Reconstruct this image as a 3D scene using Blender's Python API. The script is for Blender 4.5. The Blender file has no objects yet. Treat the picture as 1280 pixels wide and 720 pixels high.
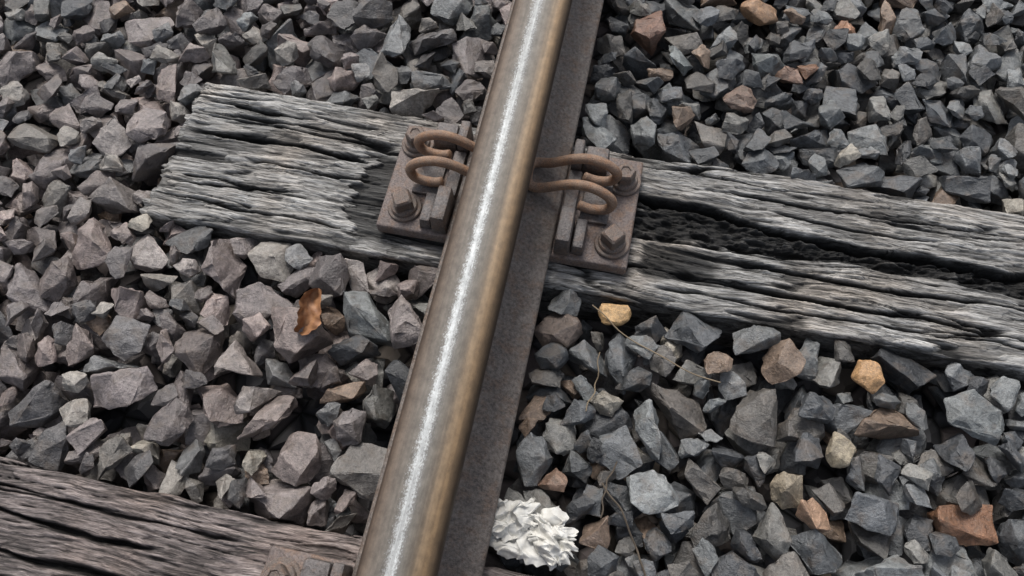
import bpy, bmesh, math, random
import numpy as np
from mathutils import Vector, Matrix, noise as mnoise
random.seed(7); rng=np.random.default_rng(23)
S=bpy.context.scene
COL=S.collection

# ------------------------------------------------------------ helpers
def _h(ix,iy,s):
    n=(ix.astype(np.int64)*374761393+iy.astype(np.int64)*668265263+s*1274126177)&0x7fffffff
    n=((n^(n>>13))*1274126177)&0x7fffffff
    n=((n^(n>>16))*60493)&0x7fffffff
    n=n^(n>>11)
    return (n&0xffff)/32767.5-1
def vn(x,y,s=0):
    x=np.asarray(x,float);y=np.asarray(y,float)
    ix=np.floor(x);iy=np.floor(y);fx=x-ix;fy=y-iy
    fx=fx*fx*fx*(fx*(fx*6-15)+10);fy=fy*fy*fy*(fy*(fy*6-15)+10)
    a=_h(ix,iy,s);b=_h(ix+1,iy,s);c=_h(ix,iy+1,s);d=_h(ix+1,iy+1,s)
    return (a*(1-fx)+b*fx)*(1-fy)+(c*(1-fx)+d*fx)*fy
def fbm(x,y,s=0,o=4,g=.5):
    t=0;a=1;n=0
    for i in range(o):
        t=t+a*vn(x*(2**i)+i*17.3,y*(2**i)+i*5.1,s+i*7);n+=a;a*=g
    return t/n*1.3
def ss(a,b,x):
    t=np.clip((x-a)/(b-a),0,1);return t*t*(3-2*t)

def newmat(name):
    m=bpy.data.materials.new(name);m.use_nodes=True
    nt=m.node_tree;nt.nodes.clear()
    out=nt.nodes.new('ShaderNodeOutputMaterial');b=nt.nodes.new('ShaderNodeBsdfPrincipled')
    nt.links.new(b.outputs[0],out.inputs[0])
    return m,nt,b
def N(nt,t,**k):
    n=nt.nodes.new(t)
    for a,v in k.items():
        if a=='ins':
            for kk,vv in v.items(): n.inputs[kk].default_value=vv
        else: setattr(n,a,v)
    return n
def mapping(nt,scale,out='Object'):
    tc=N(nt,'ShaderNodeTexCoord');mp=N(nt,'ShaderNodeMapping');mp.inputs['Scale'].default_value=scale
    nt.links.new(tc.outputs[out],mp.inputs[0]);return mp.outputs[0]
def noise(nt,vec,scale,detail=4,rough=.6):
    n=N(nt,'ShaderNodeTexNoise',ins={'Scale':scale,'Detail':detail,'Roughness':rough})
    nt.links.new(vec,n.inputs['Vector']);return n.outputs[0]
def ramp(nt,fac,stops):
    r=N(nt,'ShaderNodeValToRGB');e=r.color_ramp.elements
    while len(e)<len(stops): e.new(.5)
    for el,(p,c) in zip(e,stops):
        el.position=p;el.color=(c[0],c[1],c[2],1) if not np.isscalar(c) else (c,c,c,1)
    nt.links.new(fac,r.inputs[0]);return r.outputs[0]
def mixc(nt,fac,a,b,mode='MIX'):
    m=N(nt,'ShaderNodeMix',data_type='RGBA',blend_type=mode)
    for s,v in ((0,fac),(6,a),(7,b)):
        if hasattr(v,'links') or hasattr(v,'is_linked'): nt.links.new(v,m.inputs[s])
        else: m.inputs[s].default_value=v if s==0 else (v[0],v[1],v[2],1)
    return m.outputs[2]
def math_(nt,op,a,b=0.0,clamp=False):
    m=N(nt,'ShaderNodeMath',operation=op,use_clamp=clamp)
    for s,v in ((0,a),(1,b)):
        if hasattr(v,'is_linked'): nt.links.new(v,m.inputs[s])
        else: m.inputs[s].default_value=v
    return m.outputs[0]
def bump(nt,h,strength,dist,prev=None):
    b=N(nt,'ShaderNodeBump',ins={'Strength':strength,'Distance':dist})
    nt.links.new(h,b.inputs['Height'])
    if prev is not None: nt.links.new(prev,b.inputs['Normal'])
    return b.outputs[0]
L=lambda nt,a,b: nt.links.new(a,b)

def mesh_np(name,V,F,mat,sharp=None):
    me=bpy.data.meshes.new(name)
    k=F.shape[1]
    me.vertices.add(len(V));me.vertices.foreach_set('co',np.ascontiguousarray(V,np.float32).ravel())
    me.loops.add(F.size);me.loops.foreach_set('vertex_index',np.ascontiguousarray(F,np.int32).ravel())
    me.polygons.add(len(F));me.polygons.foreach_set('loop_start',np.arange(0,F.size,k,dtype=np.int32))
    me.polygons.foreach_set('use_smooth',np.ones(len(F),bool))
    me.update(calc_edges=True)
    if sharp: me.set_sharp_from_angle(angle=math.radians(sharp))
    me.materials.append(mat)
    ob=bpy.data.objects.new(name,me);COL.objects.link(ob);return ob
def ob_bm(name,bm,mat,parent=None,sharp=35):
    me=bpy.data.meshes.new(name);bm.normal_update();bm.to_mesh(me);bm.free()
    me.polygons.foreach_set('use_smooth',np.ones(len(me.polygons),bool))
    if sharp: me.set_sharp_from_angle(angle=math.radians(sharp))
    me.materials.append(mat)
    ob=bpy.data.objects.new(name,me);COL.objects.link(ob)
    if parent: ob.parent=parent
    return ob

# ------------------------------------------------------------ materials
def stone_mat():
    m,nt,b=newmat('ballast_stone')
    at=N(nt,'ShaderNodeAttribute',attribute_name='Col')
    v=mapping(nt,(1,1,1))
    nn=N(nt,'ShaderNodeTexNoise',ins={'Scale':42.0,'Detail':3.0,'Roughness':.6});L(nt,v,nn.inputs['Vector']);n1=nn.outputs[0]
    sc=N(nt,'ShaderNodeSeparateColor');L(nt,nn.outputs[1],sc.inputs[0])
    n2=noise(nt,v,150,4,.8);n3=noise(nt,v,900,2,.7)
    c=mixc(nt,1.0,at.outputs['Color'],ramp(nt,n1,[(.3,.72),(.7,1.28)]),'MULTIPLY')
    c=mixc(nt,1.0,c,ramp(nt,n2,[(.32,.55),(.5,1.0),(.68,1.40)]),'MULTIPLY')
    c=mixc(nt,1.0,c,ramp(nt,n3,[(.3,.70),(.72,1.32)]),'MULTIPLY')
    st=ramp(nt,sc.outputs[1],[(.52,0.0),(.66,.40)])
    c=mixc(nt,st,c,(.14,.108,.082))
    ed=math_(nt,'MULTIPLY',at.outputs['Alpha'],.30)
    lite=mixc(nt,1.0,c,(1.65,1.62,1.58),'MULTIPLY')
    c=mixc(nt,ed,c,lite)
    L(nt,c,b.inputs['Base Color'])
    r=ramp(nt,n2,[(.3,.28),(.7,.52)]);L(nt,r,b.inputs['Roughness'])
    b.inputs['Specular IOR Level'].default_value=.7
    nb=bump(nt,n1,.3,.006);nb=bump(nt,n2,.8,.0036,nb);nb=bump(nt,n3,.5,.0005,nb)
    L(nt,nb,b.inputs['Normal'])
    return m
def wood_mat(name,light,mid,dark):
    m,nt,b=newmat(name)
    at=N(nt,'ShaderNodeAttribute',attribute_name='h')
    v0=mapping(nt,(1,1,1));wn=noise(nt,v0,5,2,.5);wn2=noise(nt,v0,26,2,.5)
    def mp(sc):
        tc=N(nt,'ShaderNodeTexCoord');cb=N(nt,'ShaderNodeSeparateXYZ');L(nt,tc.outputs['Object'],cb.inputs[0])
        y=math_(nt,'ADD',cb.outputs[1],math_(nt,'MULTIPLY',wn,.03))
        y=math_(nt,'ADD',y,math_(nt,'MULTIPLY',wn2,.007))
        cc=N(nt,'ShaderNodeCombineXYZ');L(nt,math_(nt,'MULTIPLY',cb.outputs[0],sc[0]),cc.inputs[0]);L(nt,math_(nt,'MULTIPLY',y,sc[1]),cc.inputs[1]);L(nt,math_(nt,'MULTIPLY',cb.outputs[2],sc[2]),cc.inputs[2])
        return cc.outputs[0]
    f=noise(nt,mp((26,470,60)),1,4,.72);g=noise(nt,mp((12,150,20)),1,3,.65);p=noise(nt,mp((14,34,10)),1,2,.6);ff=noise(nt,mp((90,1250,200)),1,2,.75)
    c=ramp(nt,f,[(.36,dark),(.44,mid),(.64,light)])
    c=mixc(nt,1.0,c,ramp(nt,g,[(.36,.38),(.46,1.0),(.7,1.25)]),'MULTIPLY')
    c=mixc(nt,1.0,c,ramp(nt,p,[(.3,.74),(.7,1.25)]),'MULTIPLY')
    c=mixc(nt,1.0,c,ramp(nt,ff,[(.32,.5),(.68,1.4)]),'MULTIPLY')
    n5=noise(nt,v0,7,3,.5)
    c=mixc(nt,ramp(nt,n5,[(.48,0.0),(.68,.55)]),c,mixc(nt,1.0,c,(1.05,.9,.76),'MULTIPLY'))
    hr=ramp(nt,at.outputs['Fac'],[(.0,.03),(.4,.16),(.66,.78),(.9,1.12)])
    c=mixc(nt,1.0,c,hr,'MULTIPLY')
    L(nt,c,b.inputs['Base Color']);b.inputs['Roughness'].default_value=.66
    b.inputs['Specular IOR Level'].default_value=.4
    nb=bump(nt,g,.5,.003);nb=bump(nt,f,1.0,.0022,nb);nb=bump(nt,ff,.8,.0006,nb)
    L(nt,nb,b.inputs['Normal']);return m
def iron_mat(name,c0,c1,rust,metal=.25,rough=.6,rustamt=.5,sc=1.0,pit=.7,psc=350):
    m,nt,b=newmat(name)
    v=mapping(nt,(1,1,1))
    n1=noise(nt,v,30*sc,4,.65);n2=noise(nt,v,psc*sc,3,.7);n3=noise(nt,v,1100,2,.6)
    c=ramp(nt,n1,[(.3,c0),(.7,c1)])
    n4=noise(nt,v,55*sc,5,.7)
    c=mixc(nt,ramp(nt,n4,[(.47,0.0),(.64,rustamt)]),c,rust)
    c=mixc(nt,1.0,c,ramp(nt,n2,[(.3,.5),(.7,1.45)]),'MULTIPLY')
    L(nt,c,b.inputs['Base Color'])
    b.inputs['Metallic'].default_value=metal
    L(nt,ramp(nt,n1,[(.3,rough-.1),(.7,rough+.12)]),b.inputs['Roughness'])
    nb=bump(nt,n1,.4,.002);nb=bump(nt,n2,pit,.0018,nb);nb=bump(nt,n3,.4,.0003,nb)
    L(nt,nb,b.inputs['Normal']);return m
def head_mat():
    m,nt,b=newmat('rail_running_surface')
    tc=N(nt,'ShaderNodeTexCoord');sx=N(nt,'ShaderNodeSeparateXYZ');L(nt,tc.outputs['Object'],sx.inputs[0])
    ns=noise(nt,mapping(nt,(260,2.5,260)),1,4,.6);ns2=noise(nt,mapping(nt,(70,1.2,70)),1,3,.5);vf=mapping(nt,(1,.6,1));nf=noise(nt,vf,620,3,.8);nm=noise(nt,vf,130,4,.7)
    x=math_(nt,'ADD',sx.outputs[0],math_(nt,'MULTIPLY',math_(nt,'SUBTRACT',ns2,.5),.005))
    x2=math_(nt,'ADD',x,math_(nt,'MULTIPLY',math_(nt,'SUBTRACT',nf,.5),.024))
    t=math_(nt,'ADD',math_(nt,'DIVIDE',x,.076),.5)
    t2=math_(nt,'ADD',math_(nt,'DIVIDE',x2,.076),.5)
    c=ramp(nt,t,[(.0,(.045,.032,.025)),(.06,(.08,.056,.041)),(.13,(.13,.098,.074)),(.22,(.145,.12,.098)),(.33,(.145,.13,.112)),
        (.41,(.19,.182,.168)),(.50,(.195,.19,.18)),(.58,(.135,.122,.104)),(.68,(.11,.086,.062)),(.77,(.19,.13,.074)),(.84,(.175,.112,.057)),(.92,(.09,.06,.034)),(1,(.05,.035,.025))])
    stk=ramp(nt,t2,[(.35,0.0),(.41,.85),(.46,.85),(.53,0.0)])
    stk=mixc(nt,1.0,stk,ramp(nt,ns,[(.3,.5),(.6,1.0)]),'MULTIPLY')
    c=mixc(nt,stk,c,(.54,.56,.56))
    c=mixc(nt,1.0,c,ramp(nt,ns,[(.3,.82),(.7,1.18)]),'MULTIPLY')
    c=mixc(nt,1.0,c,ramp(nt,nm,[(.3,.72),(.7,1.28)]),'MULTIPLY')
    L(nt,c,b.inputs['Base Color'])
    b.inputs['Metallic'].default_value=.12;b.inputs['Specular IOR Level'].default_value=.4
    ro=ramp(nt,t,[(.05,.7),(.3,.62),(.38,.62),(.5,.6),(.6,.54),(.8,.50),(.95,.6)])
    L(nt,ro,b.inputs['Roughness'])
    nb=bump(nt,ns,.15,.0004);nb=bump(nt,nf,.3,.0002,nb);L(nt,nb,b.inputs['Normal'])
    return m
M_stone=stone_mat()
M_wood=wood_mat('weathered_oak',(.50,.495,.48),(.29,.28,.262),(.04,.037,.035))
M_wood2=wood_mat('weathered_oak_brown',(.33,.285,.27),(.18,.148,.138),(.03,.026,.024))
M_foot=iron_mat('rail_scale',(.12,.10,.088),(.19,.165,.147),(.16,.10,.065),.1,.58,.55,1,1.0,230)
M_plate=iron_mat('baseplate_iron',(.13,.102,.093),(.205,.17,.157),(.20,.12,.075),.1,.6,.65)
M_block=iron_mat('block_iron',(.10,.09,.088),(.17,.155,.15),(.18,.112,.073),.2,.5,.5)
M_clip=iron_mat('clip_rusty_steel',(.22,.142,.10),(.33,.225,.16),(.35,.18,.09),.1,.5,.6,2)
M_bolt=iron_mat('bolt_steel',(.12,.096,.082),(.22,.185,.165),(.23,.135,.085),.2,.5,.5,2)
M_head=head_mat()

# ------------------------------------------------------------ ground
def ground():
    m,nt,b=newmat('ground_gravel')
    v=mapping(nt,(1,1,1))
    vo=N(nt,'ShaderNodeTexVoronoi',ins={'Scale':24.0});L(nt,v,vo.inputs['Vector'])
    ve=N(nt,'ShaderNodeTexVoronoi',feature='DISTANCE_TO_EDGE',ins={'Scale':24.0});L(nt,v,ve.inputs['Vector'])
    hs=N(nt,'ShaderNodeSeparateColor');L(nt,vo.outputs['Color'],hs.inputs[0])
    c=ramp(nt,hs.outputs[0],[(0,(.05,.05,.055)),(.4,(.10,.10,.105)),(.75,(.15,.125,.12)),(1,(.2,.17,.14))])
    c=mixc(nt,1.0,c,ramp(nt,ve.outputs[0],[(0,.08),(.12,1.0)]),'MULTIPLY')
    L(nt,c,b.inputs['Base Color']);b.inputs['Roughness'].default_value=.8
    nb=bump(nt,ramp(nt,ve.outputs[0],[(0,0.0),(.3,1.0)]),1,.02);L(nt,nb,b.inputs['Normal'])
    bm=bmesh.new();bmesh.ops.create_grid(bm,x_segments=40,y_segments=40,size=150)
    for q in bm.verts: q.co.z=-.105
    ob_bm('ground',bm,m,sharp=None)
ground()

# ------------------------------------------------------------ sleepers
SP=.591
def sleeper(name,x0,x1,yc,seed,mat,hw=.117,dx=.0025,dy=.0014,main=False,second=False,ztop=0.0):
    nx=int((x1-x0)/dx)+1
    nt_=int(2*hw/dy);ns=14
    sy=np.concatenate([np.full(ns,-1.),np.linspace(-1,1,nt_),np.full(ns,1.)])
    sz=np.concatenate([np.linspace(-.13,-.006,ns),np.zeros(nt_),np.linspace(-.006,-.13,ns)])
    u=np.linspace(0,1,nx)
    U,SY=np.meshgrid(u,sy,indexing='ij');_,SZ=np.meshgrid(u,sz,indexing='ij')
    X=x0+U*(x1-x0)
    wob_t=.004*fbm(X*4,X*0+3,seed+1)+.0025*fbm(X*22,X*0+9,seed+2)
    wob_b=.004*fbm(X*4,X*0+5,seed+3)+.0025*fbm(X*22,X*0+7,seed+4)
    half=hw+np.where(SY>0,wob_t,wob_b)
    Y=SY*half
    g=Y+.014*fbm(X*2.6,Y*6,seed+5)+.003*fbm(X*11,Y*14,seed+45,2)
    fib=fbm(X*26,g*330,seed+6,3);med=fbm(X*13,g*120,seed+7,3);lo=fbm(X*6,g*20,seed+8,3)
    D=.0015*(1-fib)+.0024*(1-med)*.6+.0022*np.clip(lo+.2,0,1)
    c=vn(X*2.6+7,g*40,seed+9);mk=ss(-.1,.2,vn(X*7.5,g*17,seed+10))
    cr=np.exp(-(c/.045)**2)*mk
    c2=vn(X*4+3,g*100,seed+11);mk2=ss(-.1,.2,vn(X*11,g*28,seed+12))
    cr2=np.exp(-(c2/.085)**2)*mk2
    D=D+.014*cr+.006*cr2
    jag=.35*vn(X*9,g*260,seed+14)
    ter=ss(.18,.21,fbm(X*11+jag,g*44,seed+13,2))
    ter2=ss(.22,.25,fbm(X*28+jag,g*85,seed+15,2))
    D=D+.0024*ter+.0014*ter2
    dark=.0
    if main:
        cy=.012-.012*(X-.2)+.008*fbm(X*5,X*0,seed+20)
        wch=.012+.022*ss(.45,.2,X)+.009*fbm(X*9,g*9,seed+21)
        chn=ss(wch+.004,wch-.003,np.abs(Y-cy)+.005*jag)*ss(.13,.17,X)
        D=D+chn*(.009+.008*fbm(X*50,g*150,seed+22,3)+.004*ss(.0,.1,fbm(X*60,g*90,seed+24,2)))
        dark=dark+.18*chn
        ln=np.abs(Y-cy-wch)
        D=D+.022*np.exp(-(ln/.0032)**2)*ss(.15,.2,X)
        for (ya,am,w,xa,xb) in ((.028,.020,.0030,-.50,-.21),(-.004,.014,.002,-.40,-.18),(.066,.012,.0018,-.46,-.2),(-.055,.010,.0015,-.5,-.26),(.085,.012,.0016,-.50,-.30),(-.085,.012,.0016,-.50,-.2),(-.07,.017,.0028,.22,1.4),(-.035,.016,.0022,.3,1.4),(.075,.012,.0016,.25,1.4),(-.092,.010,.0015,.2,1.4),(.05,.010,.0014,.35,.6)):
            yy=ya+.008*fbm(X*6,X*0+ya*100,seed+30,3)+.0012*vn(X*60,X*0+ya*90,seed+37)
            D=D+am*np.exp(-((Y-yy)/(w*(1+.6*vn(X*28,X*0,seed+31))))**2)*ss(xa,xa+.04,X)*ss(xb,xb-.04,X)
        edge=-.225+.025*jag+.03*fbm(g*40,g*0,seed+33)
        stp=ss(edge,edge+.004,X)*ss(.0,-.03,X)*ss(.045,.03,Y+.004*jag)*ss(-.11,-.08,Y)
        D=D+.005*stp;dark=dark+.20*stp
        brk=ss(.185,.2,X)*ss(.32,.27,X+.03*jag)*ss(-.02,-.035,Y)*ss(-.085,-.07,Y)
        D=D+.006*brk;dark=dark+.15*brk
    if second:
        for (ya,am,w,xa,xb) in ((.055,.016,.0024,-.9,-.30),(.015,.016,.0028,-.8,-.18),(-.03,.014,.002,-.7,-.2),(.085,.010,.0016,-.6,-.2),(-.07,.014,.002,-.6,-.2),(.03,.014,.002,.2,1.2)):
            yy=ya+.010*fbm(X*5,X*0+ya*100,seed+30,3)+.0012*vn(X*60,X*0+ya*90,seed+37)
            D=D+am*np.exp(-((Y-yy)/(w*(1+.6*vn(X*28,X*0,seed+31))))**2)*ss(xa,xa+.04,X)*ss(xb,xb-.04,X)
        low=ss(.02,.0,Y+.01*jag)*ss(-.36,-.34,X+.04*jag)*ss(-.1,-.18,X)
        D=D+.006*low;dark=dark+.15*low
    r=.007+.004*fbm(X*8,np.sign(SY)*3,seed+16)
    d=np.clip(half-np.abs(Y),0,None)
    dd=np.clip(d,0,r)
    drop=r-np.sqrt(np.clip(r*r-(r-dd)**2,0,None))
    istop=(SZ==0)
    Z=np.where(istop,-D-drop,SZ-r*.7-.004)
    side=.003*fbm(X*6,SZ*130,seed+17)
    Y=Y+np.where(istop,0,side*np.sign(SY)-np.sign(SY)*.001)
    e0=.006*fbm(g*60,Z*60,seed+18,3)+.007*vn(g*220,Z*0,seed+19)
    X=X+e0*ss(x0+.06,x0,X)+ (0.03*(Y) * ss(x0+.15,x0,X) if main else 0)
    endr=ss(x0+.012,x0,X)
    Z=np.where(istop,Z-.006*endr**2,Z)
    V=np.stack([X,Y+yc,Z+ztop],-1).reshape(-1,3)
    n2=len(sy)
    i=np.arange(nx-1)[:,None]*n2+np.arange(n2-1)[None,:]
    F=np.stack([i,i+n2,i+n2+1,i+1],-1).reshape(-1,4)
    caps=[]
    base=len(V);extra=[]
    for k,(ring0,sg) in enumerate(((0,1),((nx-1)*n2,-1))):
        ring=V[ring0:ring0+n2]
        steps=6
        prev=np.arange(ring0,ring0+n2)
        for q in range(1,steps+1):
            t=q/steps
            nr=ring.copy();cz=-.13+ztop
            nr[:,2]=ring[:,2]*(1-t)+cz*t
            nr[:,0]+=.004*vn(ring[:,1]*200,nr[:,2]*30,seed+40)
            ids=base+np.arange(n2);base+=n2;extra.append(nr)
            a=np.stack([prev[:-1],prev[1:],ids[1:],ids[:-1]],-1)
            caps.append(a if sg>0 else a[:,::-1]);prev=ids
    V=np.concatenate([V]+extra);F=np.concatenate([F]+caps)
    ob=mesh_np(name,V,F,mat)
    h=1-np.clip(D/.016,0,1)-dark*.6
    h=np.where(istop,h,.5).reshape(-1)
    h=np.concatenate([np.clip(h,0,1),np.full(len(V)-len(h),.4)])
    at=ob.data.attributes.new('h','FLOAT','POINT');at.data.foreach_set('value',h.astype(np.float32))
    return ob
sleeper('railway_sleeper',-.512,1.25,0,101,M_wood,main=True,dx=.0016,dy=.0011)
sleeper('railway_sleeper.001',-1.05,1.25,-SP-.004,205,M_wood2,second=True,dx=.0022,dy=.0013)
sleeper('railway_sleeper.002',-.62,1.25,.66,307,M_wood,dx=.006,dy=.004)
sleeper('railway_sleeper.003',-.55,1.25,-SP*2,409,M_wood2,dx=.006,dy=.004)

# ------------------------------------------------------------ rail
Z0=.018
def rail():
    half=[(.0,.0),(.060,0),(.069,.0006),(.070,.002),(.070,.009),(.0692,.0108),(.067,.0120),(.050,.0155),(.032,.0205),(.020,.0265),(.012,.036),(.0088,.048),(.0082,.07),(.0085,.096),
      (.011,.104),(.018,.109),(.032,.1135),(.0347,.1155),(.0358,.119),(.0372,.134),(.0370,.1395),(.0360,.1435),(.0342,.1465),(.0315,.1486),(.0275,.1498),(.022,.1503),(.015,.1506),(.008,.15085),(0,.151)]
    prof=half+[(-x,z) for x,z in half[-2:0:-1]]
    ys=np.arange(-6,6.01,.25);n=len(prof)
    V=np.array([[x,y,z+Z0] for y in ys for x,z in prof])
    i=np.arange(len(ys)-1)[:,None]*n+np.arange(n)[None,:]
    j=np.arange(len(ys)-1)[:,None]*n+((np.arange(n)+1)%n)[None,:]
    F=np.stack([i,j,j+n,i+n],-1).reshape(-1,4)[:,::-1]
    ob=mesh_np('steel_rail',V,F,M_foot,sharp=38)
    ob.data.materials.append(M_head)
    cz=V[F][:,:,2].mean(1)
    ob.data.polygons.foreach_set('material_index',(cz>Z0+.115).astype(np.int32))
    ob.data.update();bm=bmesh.new();bm.from_mesh(ob.data);bmesh.ops.recalc_face_normals(bm,faces=bm.faces)
    for yy in (ys[0],ys[-1]):
        vs=[v for v in bm.verts if abs(v.co.y-yy)<1e-4]
        es=[e for e in bm.edges if e.verts[0] in vs and e.verts[1] in vs]
        bmesh.ops.contextual_create(bm,geom=es)
    bm.to_mesh(ob.data);bm.free()
rail()

# ------------------------------------------------------------ fastening
def box(bm,x0,x1,y0,y1,z0,z1,bev=.002,seg=2,taper=0):
    r=bmesh.ops.create_cube(bm,size=1);vs=r['verts']
    for v in vs:
        tx=taper if v.co.z>0 else 0
        v.co=Vector(((x0+x1)/2+v.co.x*(x1-x0-2*tx),(y0+y1)/2+v.co.y*(y1-y0-2*tx),(z0+z1)/2+v.co.z*(z1-z0)))
    es=list({e for v in vs for e in v.link_edges})
    bmesh.ops.bevel(bm,geom=es,offset=bev,segments=seg,affect='EDGES',profile=.5)
def tube(name,pts,rad,mat,parent,ns=14,sub=6):
    P=[Vector(p) for p in pts]
    Q=[]
    for i in range(len(P)-1):
        p0=P[max(i-1,0)];p1=P[i];p2=P[i+1];p3=P[min(i+2,len(P)-1)]
        for k in range(sub):
            t=k/sub
            Q.append(.5*((2*p1)+(-p0+p2)*t+(2*p0-5*p1+4*p2-p3)*t*t+(-p0+3*p1-3*p2+p3)*t**3))
    Q.append(P[-1])
    bm=bmesh.new();rings=[];prevn=None
    for i,q in enumerate(Q):
        d=(Q[min(i+1,len(Q)-1)]-Q[max(i-1,0)]).normalized()
        if prevn is None:
            prevn=d.orthogonal().normalized()
        n=(prevn-d*prevn.dot(d)).normalized();prevn=n;b=d.cross(n)
        e=min(i,len(Q)-1-i);rr=rad if e>0 else rad*.8
        rings.append([bm.verts.new(q+(n*math.cos(a)+b*math.sin(a))*rr) for a in [2*math.pi*k/ns for k in range(ns)]])
    for a,b in zip(rings[:-1],rings[1:]):
        for k in range(ns): bm.faces.new((a[k],a[(k+1)%ns],b[(k+1)%ns],b[k]))
    bm.faces.new(rings[0][::-1]);bm.faces.new(rings[-1])
    bmesh.ops.recalc_face_normals(bm,faces=bm.faces)
    return ob_bm(name,bm,mat,parent,sharp=50)
def bolt(name,x,y,z,rot,parent,hex_=4):
    bm=bmesh.new()
    def lathe(prof,ns,rot=0,sx=1):
        rings=[]
        for r,h in prof:
            rings.append([bm.verts.new((r*math.cos(rot+2*math.pi*k/ns),r*math.sin(rot+2*math.pi*k/ns),h)) for k in range(ns)])
        for a,b in zip(rings[:-1],rings[1:]):
            for k in range(ns): bm.faces.new((a[k],a[(k+1)%ns],b[(k+1)%ns],b[k]))
        bm.faces.new(rings[-1]);bm.faces.new(rings[0][::-1])
    lathe([(.0235,0),(.0235,.003),(.0225,.0042),(.0175,.0046)],32)
    lathe([(.0185,.0042),(.0185,.0075),(.0172,.0098),(.0120,.0115)],32)
    s=.0125 if hex_==4 else .0145
    if hex_==4:
        def sq(h,s,c):
            pts=[(s,-s+c),(s,s-c),(s-c,s),(-s+c,s),(-s,s-c),(-s,-s+c),(-s+c,-s),(s-c,-s)]
            cr,sr=math.cos(rot),math.sin(rot)
            return [bm.verts.new((a*cr-b*sr,a*sr+b*cr,h)) for a,b in pts]
        R=[sq(.0105,s,.0022),sq(.026,s*.97,.0022),sq(.0288,s*.8,.003),sq(.0296,s*.4,.002)]
        for a,b in zip(R[:-1],R[1:]):
            for k in range(8): bm.faces.new((a[k],a[(k+1)%8],b[(k+1)%8],b[k]))
        bm.faces.new(R[-1])
    else:
        lathe([(s,.0105),(s,.026),(s*.85,.0288),(s*.5,.0292),(s*.42,.0275)],6,rot)
    ob=ob_bm(name,bm,M_bolt,parent,sharp=28);ob.location=(x,y,z);ob.rotation_euler=(random.uniform(-.05,.05),random.uniform(-.05,.05),0)
    return ob
def fastening(name,yc):
    E=bpy.data.objects.new(name,None);COL.objects.link(E);E.location=(0,yc,0)
    bm=bmesh.new();box(bm,-.172,.172,-.086,.086,-.003,.018-.0006,.0035,3)
    ob_bm('baseplate',bm,M_plate,E)
    for s,sd in ((-1,'field'),(1,'gauge')):
        bm=bmesh.new()
        def B(x0,x1,*a,**k):
            if s>0: box(bm,x0,x1,*a,**k)
            else: box(bm,-x1,-x0,*a,**k)
        B(.0725,.094,-.083,-.028,.0165,.056,bev=.003,taper=.0015)
        B(.0945,.112,-.079,-.032,.0165,.038,bev=.003,taper=.0015)
        B(.0725,.089,.046,.083,.0165,.054,bev=.003,taper=.0015)
        B(.0895,.124,.048,.082,.0165,.044,bev=.003,taper=.002)
        B(.0735,.091,-.0275,.0455,.0165,.030,bev=.002)
        B(.098,.136,-.028,.044,.0165,.0235,bev=.002)
        ob_bm('shoulder_block_'+sd,bm,M_block,E)
        def path(y,dy):
            return [(.030,y,.0477),(.045,y,.0502),(.060,y,.0582),(.076,y+dy*.1,.0680),(.094,y+dy*.3,.0750),(.112,y+dy*.5,.0745),(.129,y+dy*.7,.066),(.138,y+dy*.8,.052),(.133,y+dy,.0380),(.120,y+dy,.0320),(.106,y+dy,.0320),(.094,y+dy,.0365)]
        pa=path(.036,-.003)[::-1];pb=path(-.004,-.009)
        mid=[(.022,.030,.0505),(.0200,.016,.0545),(.022,.002,.0505)]
        pts=[(s*x,y,z) for x,y,z in pa+mid+pb]
        tube('spring_clip_'+sd,pts,.0068,M_clip,E)
    bolt('bolt_1',-.148,.053,.0175,.3,E,6);bolt('bolt_2',-.139,-.052,.0175,.5,E,4)
    bolt('bolt_3',.149,.047,.0175,.15,E,6);bolt('bolt_4',.147,-.053,.0175,.9,E,4)
fastening('rail_fastening',0)
fastening('rail_fastening.001',-SP-.004)
fastening('rail_fastening.002',.66)
fastening('rail_fastening.003',-SP*2)

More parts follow.
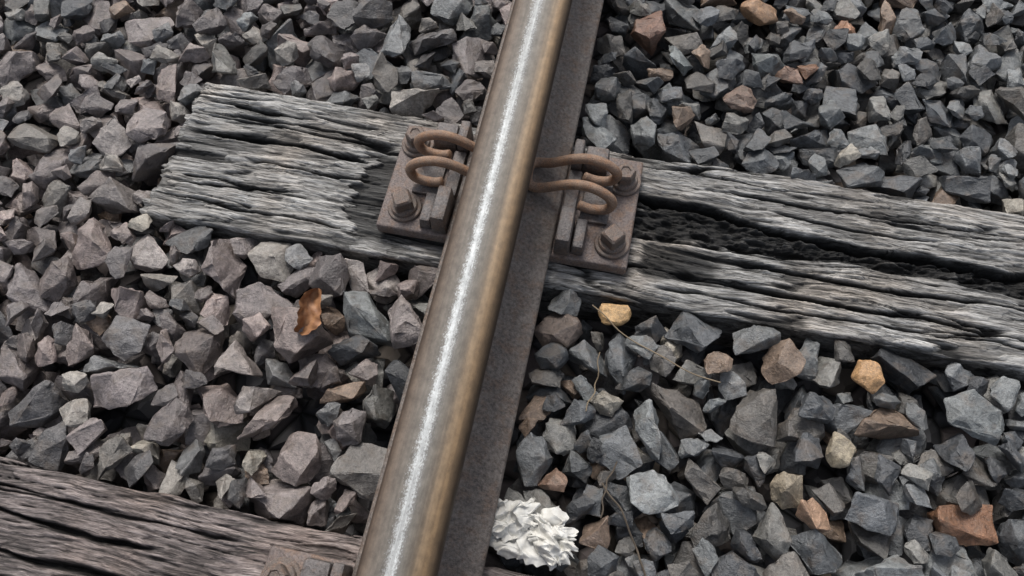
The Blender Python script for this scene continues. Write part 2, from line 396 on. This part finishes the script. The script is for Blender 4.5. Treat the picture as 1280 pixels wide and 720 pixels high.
# ------------------------------------------------------------ ballast
def template(seed,rounded=False):
    r=random.Random(seed)
    ax=Vector((1,r.uniform(.55,.9),r.uniform(.38,.68)))
    if rounded: ax=Vector((1,r.uniform(.7,.9),r.uniform(.5,.7)))
    bm=bmesh.new();n=r.randint(8,12) if not rounded else 18
    pts=[];tries=0
    while len(pts)<n and tries<4000:
        tries+=1
        v=Vector((r.gauss(0,1),r.gauss(0,1),r.gauss(0,1))).normalized()
        if not rounded:
            m=max(abs(v.x),abs(v.y),abs(v.z));v=v*(.35+.65/m*r.uniform(.62,1.0))
        else: v=v*r.uniform(.85,1.1)
        if all((v-p).length>(.60 if not rounded else .45) for p in pts): pts.append(v)
    for p in pts: bm.verts.new((p.x*ax.x*.5,p.y*ax.y*.5,p.z*ax.z*.5))
    res=bmesh.ops.convex_hull(bm,input=bm.verts)
    bmesh.ops.delete(bm,geom=[g for g in res.get('geom_interior',[]) if isinstance(g,bmesh.types.BMVert)],context='VERTS')
    bmesh.ops.dissolve_limit(bm,angle_limit=math.radians(16),verts=bm.verts,edges=bm.edges)
    bmesh.ops.recalc_face_normals(bm,faces=bm.faces)
    c=sum((v.co for v in bm.verts),Vector())/len(bm.verts)
    for v in bm.verts: v.co-=c
    bm.normal_update()
    e=max((a.co-b.co).length for a in bm.verts for b in bm.verts)
    for v in bm.verts: v.co/=e
    nn=np.array([f.normal[:] for f in bm.faces]);dd=np.array([max(f.normal.dot(v.co) for v in f.verts) for f in bm.faces])
    bmesh.ops.bevel(bm,geom=list(bm.edges),offset=.020 if not rounded else .06,segments=2,affect='EDGES',profile=.5,clamp_overlap=True)
    bmesh.ops.triangulate(bm,faces=bm.faces)
    for _ in range(2):
        long=[e for e in bm.edges if e.calc_length()>.125]
        if long: bmesh.ops.subdivide_edges(bm,edges=long,cuts=1)
        bmesh.ops.triangulate(bm,faces=bm.faces)
    bm.normal_update()
    off=Vector((seed*3.1,seed*1.7,0));amp=1 if not rounded else .6
    disp=[]
    for v in bm.verts:
        a=mnoise.noise(v.co*3.0+off)*.045+mnoise.noise(v.co*8+off)*.028+mnoise.noise(v.co*16+off)*.014
        st=mnoise.noise(v.co*4.5+off*2); a+=-.024 if st>.18 else 0
        disp.append(v.normal*a*amp)
    for v,d in zip(bm.verts,disp): v.co+=d
    V=np.array([v.co[:] for v in bm.verts]);F=np.array([[v.index for v in f.verts] for f in bm.faces])
    bm.free()
    sl=np.sort(dd[None]-V@nn.T,1);edge=np.exp(-np.clip(sl[:,1],0,None)/.02)
    return dict(V=V,F=F,n=nn,d=dd,edge=edge)
NT=72
TPL=[template(i+1) for i in range(NT)];TPR=[template(i+200,True) for i in range(8)]
ALL=TPL+TPR

G=.003;XA,XB,YA,YB=-1.22,1.08,-.92,.86
nx=int((XB-XA)/G);ny=int((YB-YA)/G)
gx=XA+(np.arange(nx)+.5)*G;gy=YA+(np.arange(ny)+.5)*G
H=np.full((nx,ny),-.10);OWN=np.full((nx,ny),-1,int)
GX,GY=np.meshgrid(gx,gy,indexing='ij')
H[np.abs(GX)<.071]=1
H[(np.abs(GY)<.113)&(GX>-.508+.03*GY)]=1
H[(np.abs(GY+SP+.004)<.114)&(GX>-1.05)]=1
H[(np.abs(GY-.66)<.114)&(GX>-.62)]=1
def limit(x,y):
    b=.004+.014*float(vn(x*4,y*4,55))
    if x>0: b-=.007+.006*float(vn(x*3,y*3,56))
    return b
stones=[]
def rotm(yaw,tx,ty,flip):
    return np.array((Matrix.Rotation(yaw,3,'Z')@Matrix.Rotation(tx,3,'X')@Matrix.Rotation(ty+(math.pi if flip else 0),3,'Y')))
def hmap(t,R,s):
    n=t['n']@R.T;d=t['d']*s
    r=s*.62;k=int(r/G)+1
    a=np.arange(-k,k+1)*G
    A,B=np.meshgrid(a,a,indexing='ij')
    up=n[:,2]>.02;dn=n[:,2]<-.02;sd=~(up|dn)
    top=np.full(A.shape,9.);bot=np.full(A.shape,-9.);ok=np.ones(A.shape,bool)
    for q in np.where(up)[0]: top=np.minimum(top,(d[q]-n[q,0]*A-n[q,1]*B)/n[q,2])
    for q in np.where(dn)[0]: bot=np.maximum(bot,(d[q]-n[q,0]*A-n[q,1]*B)/n[q,2])
    for q in np.where(sd)[0]: ok&=(n[q,0]*A+n[q,1]*B<=d[q])
    ok&=(top>bot+.0004)
    return k,top,bot,ok
def put(ti,R,s,x,y,z,col,k,top,ok):
    i=int((x-XA)/G);j=int((y-YA)/G)
    w=H[i-k:i+k+1,j-k:j+k+1];o=OWN[i-k:i+k+1,j-k:j+k+1]
    tz=top+z;mm=ok&(tz>w)
    w[mm]=tz[mm];o[mm]=len(stones)
    stones.append([ti,R,s,x,y,z,col])
TAN=(.50,.32,.15);ORB=(.25,.13,.075);BRN=(.19,.137,.10)
forced=[(.166,-.140,.050,TAN,1),(.488,-.163,.048,(.52,.31,.15),1),(.432,-.350,.056,(.42,.27,.18),2),(.455,-.27,.046,(.33,.28,.20),1),(.397,-.323,.050,(.25,.21,.155),2),
 (.268,-.247,.098,(.12,.108,.097),0),(-.154,-.214,.112,(.16,.17,.17),3),(.105,-.172,.072,(.14,.108,.09),2),
 (.314,.428,.072,(.33,.20,.115),1),(.147,.359,.074,(.20,.115,.083),0),(.518,.464,.065,(.25,.18,.13),2),(.455,.425,.045,(.30,.16,.095),0),
 (-.36,-.09,.045,(.22,.095,.06),0),(.37,.31,.050,(.21,.13,.095),0),(.30,.24,.060,(.16,.11,.085),0),(.13,-.37,.045,(.22,.14,.10),0),
 (-.37,-.175,.095,(.22,.185,.175),0),(-.48,-.25,.085,(.23,.19,.18),0),(-.10,-.40,.085,(.15,.14,.13),0),(-.23,-.36,.09,(.20,.165,.15),0),(.19,-.42,.050,(.20,.145,.11),0),(.62,-.19,.08,(.15,.16,.16),0),(.34,.33,.065,(.15,.163,.163),0),(.20,.30,.065,(.165,.18,.18),0),
 (-.30,-.30,.075,(.23,.20,.185),0),(-.44,-.36,.095,(.22,.19,.185),0),(-.56,-.10,.08,(.23,.205,.19),0),(.50,.22,.075,(.17,.18,.18),0),(.35,-.14,.075,(.13,.135,.135),0)]
SLAB=next((i for i,t in enumerate(TPL) if len(t['n'])>=11 and np.ptp(t['V'][:,2])<.55 and np.ptp(t['V'][:,1])>.55),5)
for (x,y,s,c,rd) in forced:
    ti=NT+rng.integers(8) if rd==1 else rng.integers(NT)
    yaw=rng.uniform(0,6.28)
    if rd==3: ti=SLAB;yaw=-.05
    R=rotm(yaw,rng.normal()*.15,rng.normal()*.15,rng.random()<.5)
    k,top,bot,ok=hmap(ALL[ti],R,s)
    z=limit(x,y)+.004-top[ok].max()
    put(ti,R,s,x,y,z,c,k,top,ok)
PL=[(.185,.16,.152),(.132,.116,.113),(.238,.212,.198),(.090,.086,.086),(.165,.142,.136),(.215,.198,.177),(.245,.198,.182),(.115,.103,.101),(.18,.15,.139),(.15,.15,.149)]
PR=[(.107,.113,.117),(.070,.075,.079),(.158,.167,.168),(.047,.05,.054),(.106,.099,.09),(.17,.167,.155),(.085,.091,.097),(.133,.138,.139),(.08,.076,.07)]
def colour(x,y):
    t=1/(1+math.exp(-(x+.04+.10*float(vn(x*5,y*5,77)))/.05))
    if x<-.1 and y>.12: t=max(t,.4)
    P=PR if rng.random()<t else PL
    c=np.array(P[rng.integers(len(P))])*rng.uniform(.64,1.42)
    u=rng.random()
    if u<.006: c=np.array(ORB)*rng.uniform(.7,1.1)
    elif u<.035: c=np.array(BRN)*rng.uniform(.8,1.2)
    elif u<.05: c=np.array((.31,.285,.24))*rng.uniform(.7,1.1)
    return tuple(c)
fails=0;cnt=0
while fails<320 and cnt<9000:
    u=rng.random()
    s=.040+.056*u**1.7
    if fails>130: s=.028+.022*u
    ti=rng.integers(NT)
    R=rotm(rng.uniform(0,6.28),rng.normal()*.30,rng.normal()*.30,rng.random()<.5)
    k,top,bot,ok=hmap(ALL[ti],R,s)
    if not ok.any(): continue
    bo=bot[ok];tm=top[ok].max();best=None
    ci=rng.integers(k+1,nx-k-1,36);cj=rng.integers(k+1,ny-k-1,36)
    for i,j in zip(ci,cj):
        hh=H[i-k:i+k+1,j-k:j+k+1][ok]
        m=hh.max()
        if m>.5: continue
        z=(hh-bo).max()-.0015
        if best is None or z+tm<best[0]: best=(z+tm,z,i,j)
    if best is None: fails+=1;continue
    x=gx[best[2]];y=gy[best[3]]
    if best[0]>limit(x,y)+rng.uniform(-.004,.014): fails+=1;continue
    fails=max(0,fails-1) if fails<130 else fails
    put(ti,R,s,x,y,best[1],colour(x,y),k,top,ok);cnt+=1
own=np.bincount(OWN[OWN>=0].ravel(),minlength=len(stones))
Vs=[];Fs=[];Cs=[];b=0;kept=0
for q,(ti,R,s,x,y,z,c) in enumerate(stones):
    if own[q]<4: continue
    kept+=1
    t=ALL[ti];V=(t['V']*s)@R.T+np.array([x,y,z])
    Vs.append(V);Fs.append(t['F']+b);b+=len(V)
    C=np.empty((len(V),4));C[:,:3]=c;C[:,3]=t['edge'];Cs.append(C)
V=np.concatenate(Vs);F=np.concatenate(Fs);C=np.concatenate(Cs)
ob=mesh_np('ballast_gravel',V,F,M_stone,sharp=28)
ca=ob.data.color_attributes.new('Col','FLOAT_COLOR','POINT');ca.data.foreach_set('color',C.astype(np.float32).ravel())
print('stones',len(stones),'kept',kept,'tris',len(F))
def surf(x,y):
    i=int((x-XA)/G);j=int((y-YA)/G);return float(H[i-2:i+3,j-2:j+3].max())

# ------------------------------------------------------------ litter
def tissue():
    m,nt,b_=newmat('white_tissue')
    v=mapping(nt,(1,1,1));n=noise(nt,v,90,4,.6)
    L(nt,ramp(nt,n,[(.3,(.56,.54,.49)),(.6,(.74,.73,.69))]),b_.inputs['Base Color']);b_.inputs['Roughness'].default_value=.9
    L(nt,bump(nt,n,.4,.0012),b_.inputs['Normal'])
    bm=bmesh.new()
    def sheet(cx,cy,rx,ry,z0,seed,nn=110,rot=0,hs=1):
        o=Vector((seed*7.1,seed*3.3,0));g=[]
        for i in range(nn):
            row=[]
            for j in range(nn):
                u=2*i/(nn-1)-1;v=2*j/(nn-1)-1
                x=u*math.sqrt(1-v*v/2);y=v*math.sqrt(1-u*u/2)
                rr=math.hypot(x,y);a=math.atan2(y,x)
                k=1+.50*mnoise.noise(Vector((math.cos(a)*1.4,math.sin(a)*1.4,seed)))+.34*mnoise.noise(Vector((math.cos(a)*4,math.sin(a)*4,seed)))+.12*mnoise.noise(Vector((math.cos(a)*11,math.sin(a)*11,seed)))
                p=Vector((x*k,y*k,0))
                q=p*1.5+o
                w=Vector((mnoise.noise(q+Vector((0,0,3))),mnoise.noise(q+Vector((0,0,7))),0))*.6
                def tri(t): return 2*abs((t%1)-.5)
                h=0;am=1
                for s_,(fx_,fy_) in enumerate(((.7,.3),(-.35,.8),(1.1,-.9),(1.5,1.3),(-2.3,1.7))):
                    h+=am*tri((p.x+w.x)*fx_+(p.y+w.y)*fy_+seed*.37+s_*.21+.4*mnoise.noise(q*1.3+Vector((0,s_*4,0))));am*=.6
                h/=2.1
                fx=.16*mnoise.noise(q*1.8+Vector((0,0,5)));fy=.16*mnoise.noise(q*1.8+Vector((0,0,9)))
                hh=h*(1-.35*rr**2)
                px,py=(p.x+fx)*rx,(p.y+fy)*ry
                row.append(bm.verts.new((cx+px*math.cos(rot)-py*math.sin(rot),cy+px*math.sin(rot)+py*math.cos(rot),z0+.024*hs*hh-.008*max(0,rr-.75))))
            g.append(row)
        for i in range(nn-1):
            for j in range(nn-1): bm.faces.new((g[i][j],g[i+1][j],g[i+1][j+1],g[i][j+1]))
    sheet(0,0,.058,.032,-.006,1);sheet(-.022,.010,.032,.020,.001,2,70,.6);sheet(.024,-.002,.034,.018,.000,3,70,-.5)
    ob=ob_bm('crumpled_tissue',bm,m,sharp=22);ob.location=(.112,-.437,.006)
tissue()
def leaf():
    m,nt,b_=newmat('dry_leaf')
    v=mapping(nt,(1,1,1));n=noise(nt,v,90,4,.6)
    L(nt,ramp(nt,n,[(.3,(.20,.09,.045)),(.7,(.44,.22,.10))]),b_.inputs['Base Color']);b_.inputs['Roughness'].default_value=.6
    bm=bmesh.new();n1,n2=24,11;vs=[]
    for i in range(n1):
        t=i/(n1-1);w=.015*math.sin(math.pi*min(1,t*.93+.05))**.6*(1+.3*mnoise.noise(Vector((t*9,0,0))))
        vs.append([bm.verts.new((w*(2*j/(n2-1)-1)+.004*math.sin(t*6),(t-.5)*.062,.014*abs(2*j/(n2-1)-1)**1.5+.006*math.sin(t*5)+.005*mnoise.noise(Vector((t*8,j*.7,2))))) for j in range(n2)])
    for i in range(n1-1):
        for j in range(n2-1): bm.faces.new((vs[i][j],vs[i][j+1],vs[i+1][j+1],vs[i+1][j]))
    ob=ob_bm('dry_leaf',bm,m,sharp=None);ob.location=(-.218,-.228,surf(-.218,-.228)+.006);ob.rotation_euler=(.35,.5,-.1)
leaf()
Mt,ntt,bt=newmat('dry_straw');bt.inputs['Base Color'].default_value=(.24,.185,.12,1);bt.inputs['Roughness'].default_value=.7
Mt2,ntt,bt=newmat('dead_stalk');bt.inputs['Base Color'].default_value=(.09,.07,.05,1);bt.inputs['Roughness'].default_value=.7
def twig(name,p0,p1,r,bow,mat,n=9,sd=0):
    pts=[]
    for i in range(n):
        t=i/(n-1);x=p0[0]+(p1[0]-p0[0])*t;y=p0[1]+(p1[1]-p0[1])*t
        q=math.sin(math.pi*t)*bow
        dx,dy=p1[0]-p0[0],p1[1]-p0[1];l=math.hypot(dx,dy)
        x+=-dy/l*q+.0015*math.sin(i*2.3+sd);y+=dx/l*q+.0015*math.sin(i*1.7+sd)
        pts.append([x,y,surf(x,y)])
    z=np.array([p[2] for p in pts]);zz=np.maximum(z,(np.roll(z,1)+np.roll(z,-1))/2);
    for p,q in zip(pts,zz): p[2]=min(q,.02)+r
    tube(name,pts,r,mat,None,ns=6,sub=3)
twig('twig',(.135,-.138),(.31,-.21),.0009,-.012,Mt,sd=1)
twig('twig.001',(.155,-.20),(.150,-.28),.0008,.006,Mt,sd=2)
twig('twig.002',(.185,-.36),(.255,-.47),.0012,.008,Mt2,sd=3)
twig('twig.003',(.20,-.33),(.19,-.40),.0010,-.005,Mt2,sd=4)

# ------------------------------------------------------------ light, camera
w=bpy.data.worlds.new('World');S.world=w;w.use_nodes=True;nt=w.node_tree
bg=nt.nodes['Background'];sky=nt.nodes.new('ShaderNodeTexSky');sky.sky_type='NISHITA';sky.sun_disc=False
el=math.radians(52);az=math.radians(-22)
sky.sun_elevation=el;sky.sun_rotation=az;sky.air_density=1.0;sky.dust_density=4.0;sky.ozone_density=1.0
hs=nt.nodes.new('ShaderNodeHueSaturation');hs.inputs['Saturation'].default_value=.50
nt.links.new(sky.outputs[0],hs.inputs['Color']);nt.links.new(hs.outputs[0],bg.inputs[0]);bg.inputs[1].default_value=.14
sd=bpy.data.lights.new('sun','SUN');sd.energy=2.3;sd.angle=math.radians(22);sd.color=(1,.975,.94)
so=bpy.data.objects.new('sun',sd);COL.objects.link(so)
dirv=Vector((math.sin(az)*math.cos(el),math.cos(az)*math.cos(el),math.sin(el)))
so.rotation_euler=dirv.to_track_quat('Z','Y').to_euler();so.location=dirv*5
cd=bpy.data.cameras.new('camera');cam=bpy.data.objects.new('camera',cd);COL.objects.link(cam)
cd.sensor_width=36;cd.lens=948.3/1280*36;cd.clip_start=.01;cd.clip_end=500
cam.location=(.1311,-.549,.9113);cam.rotation_euler=(.438,.0178,.206)
S.camera=cam
S.view_settings.view_transform='Standard';S.view_settings.look='None';S.view_settings.exposure=0
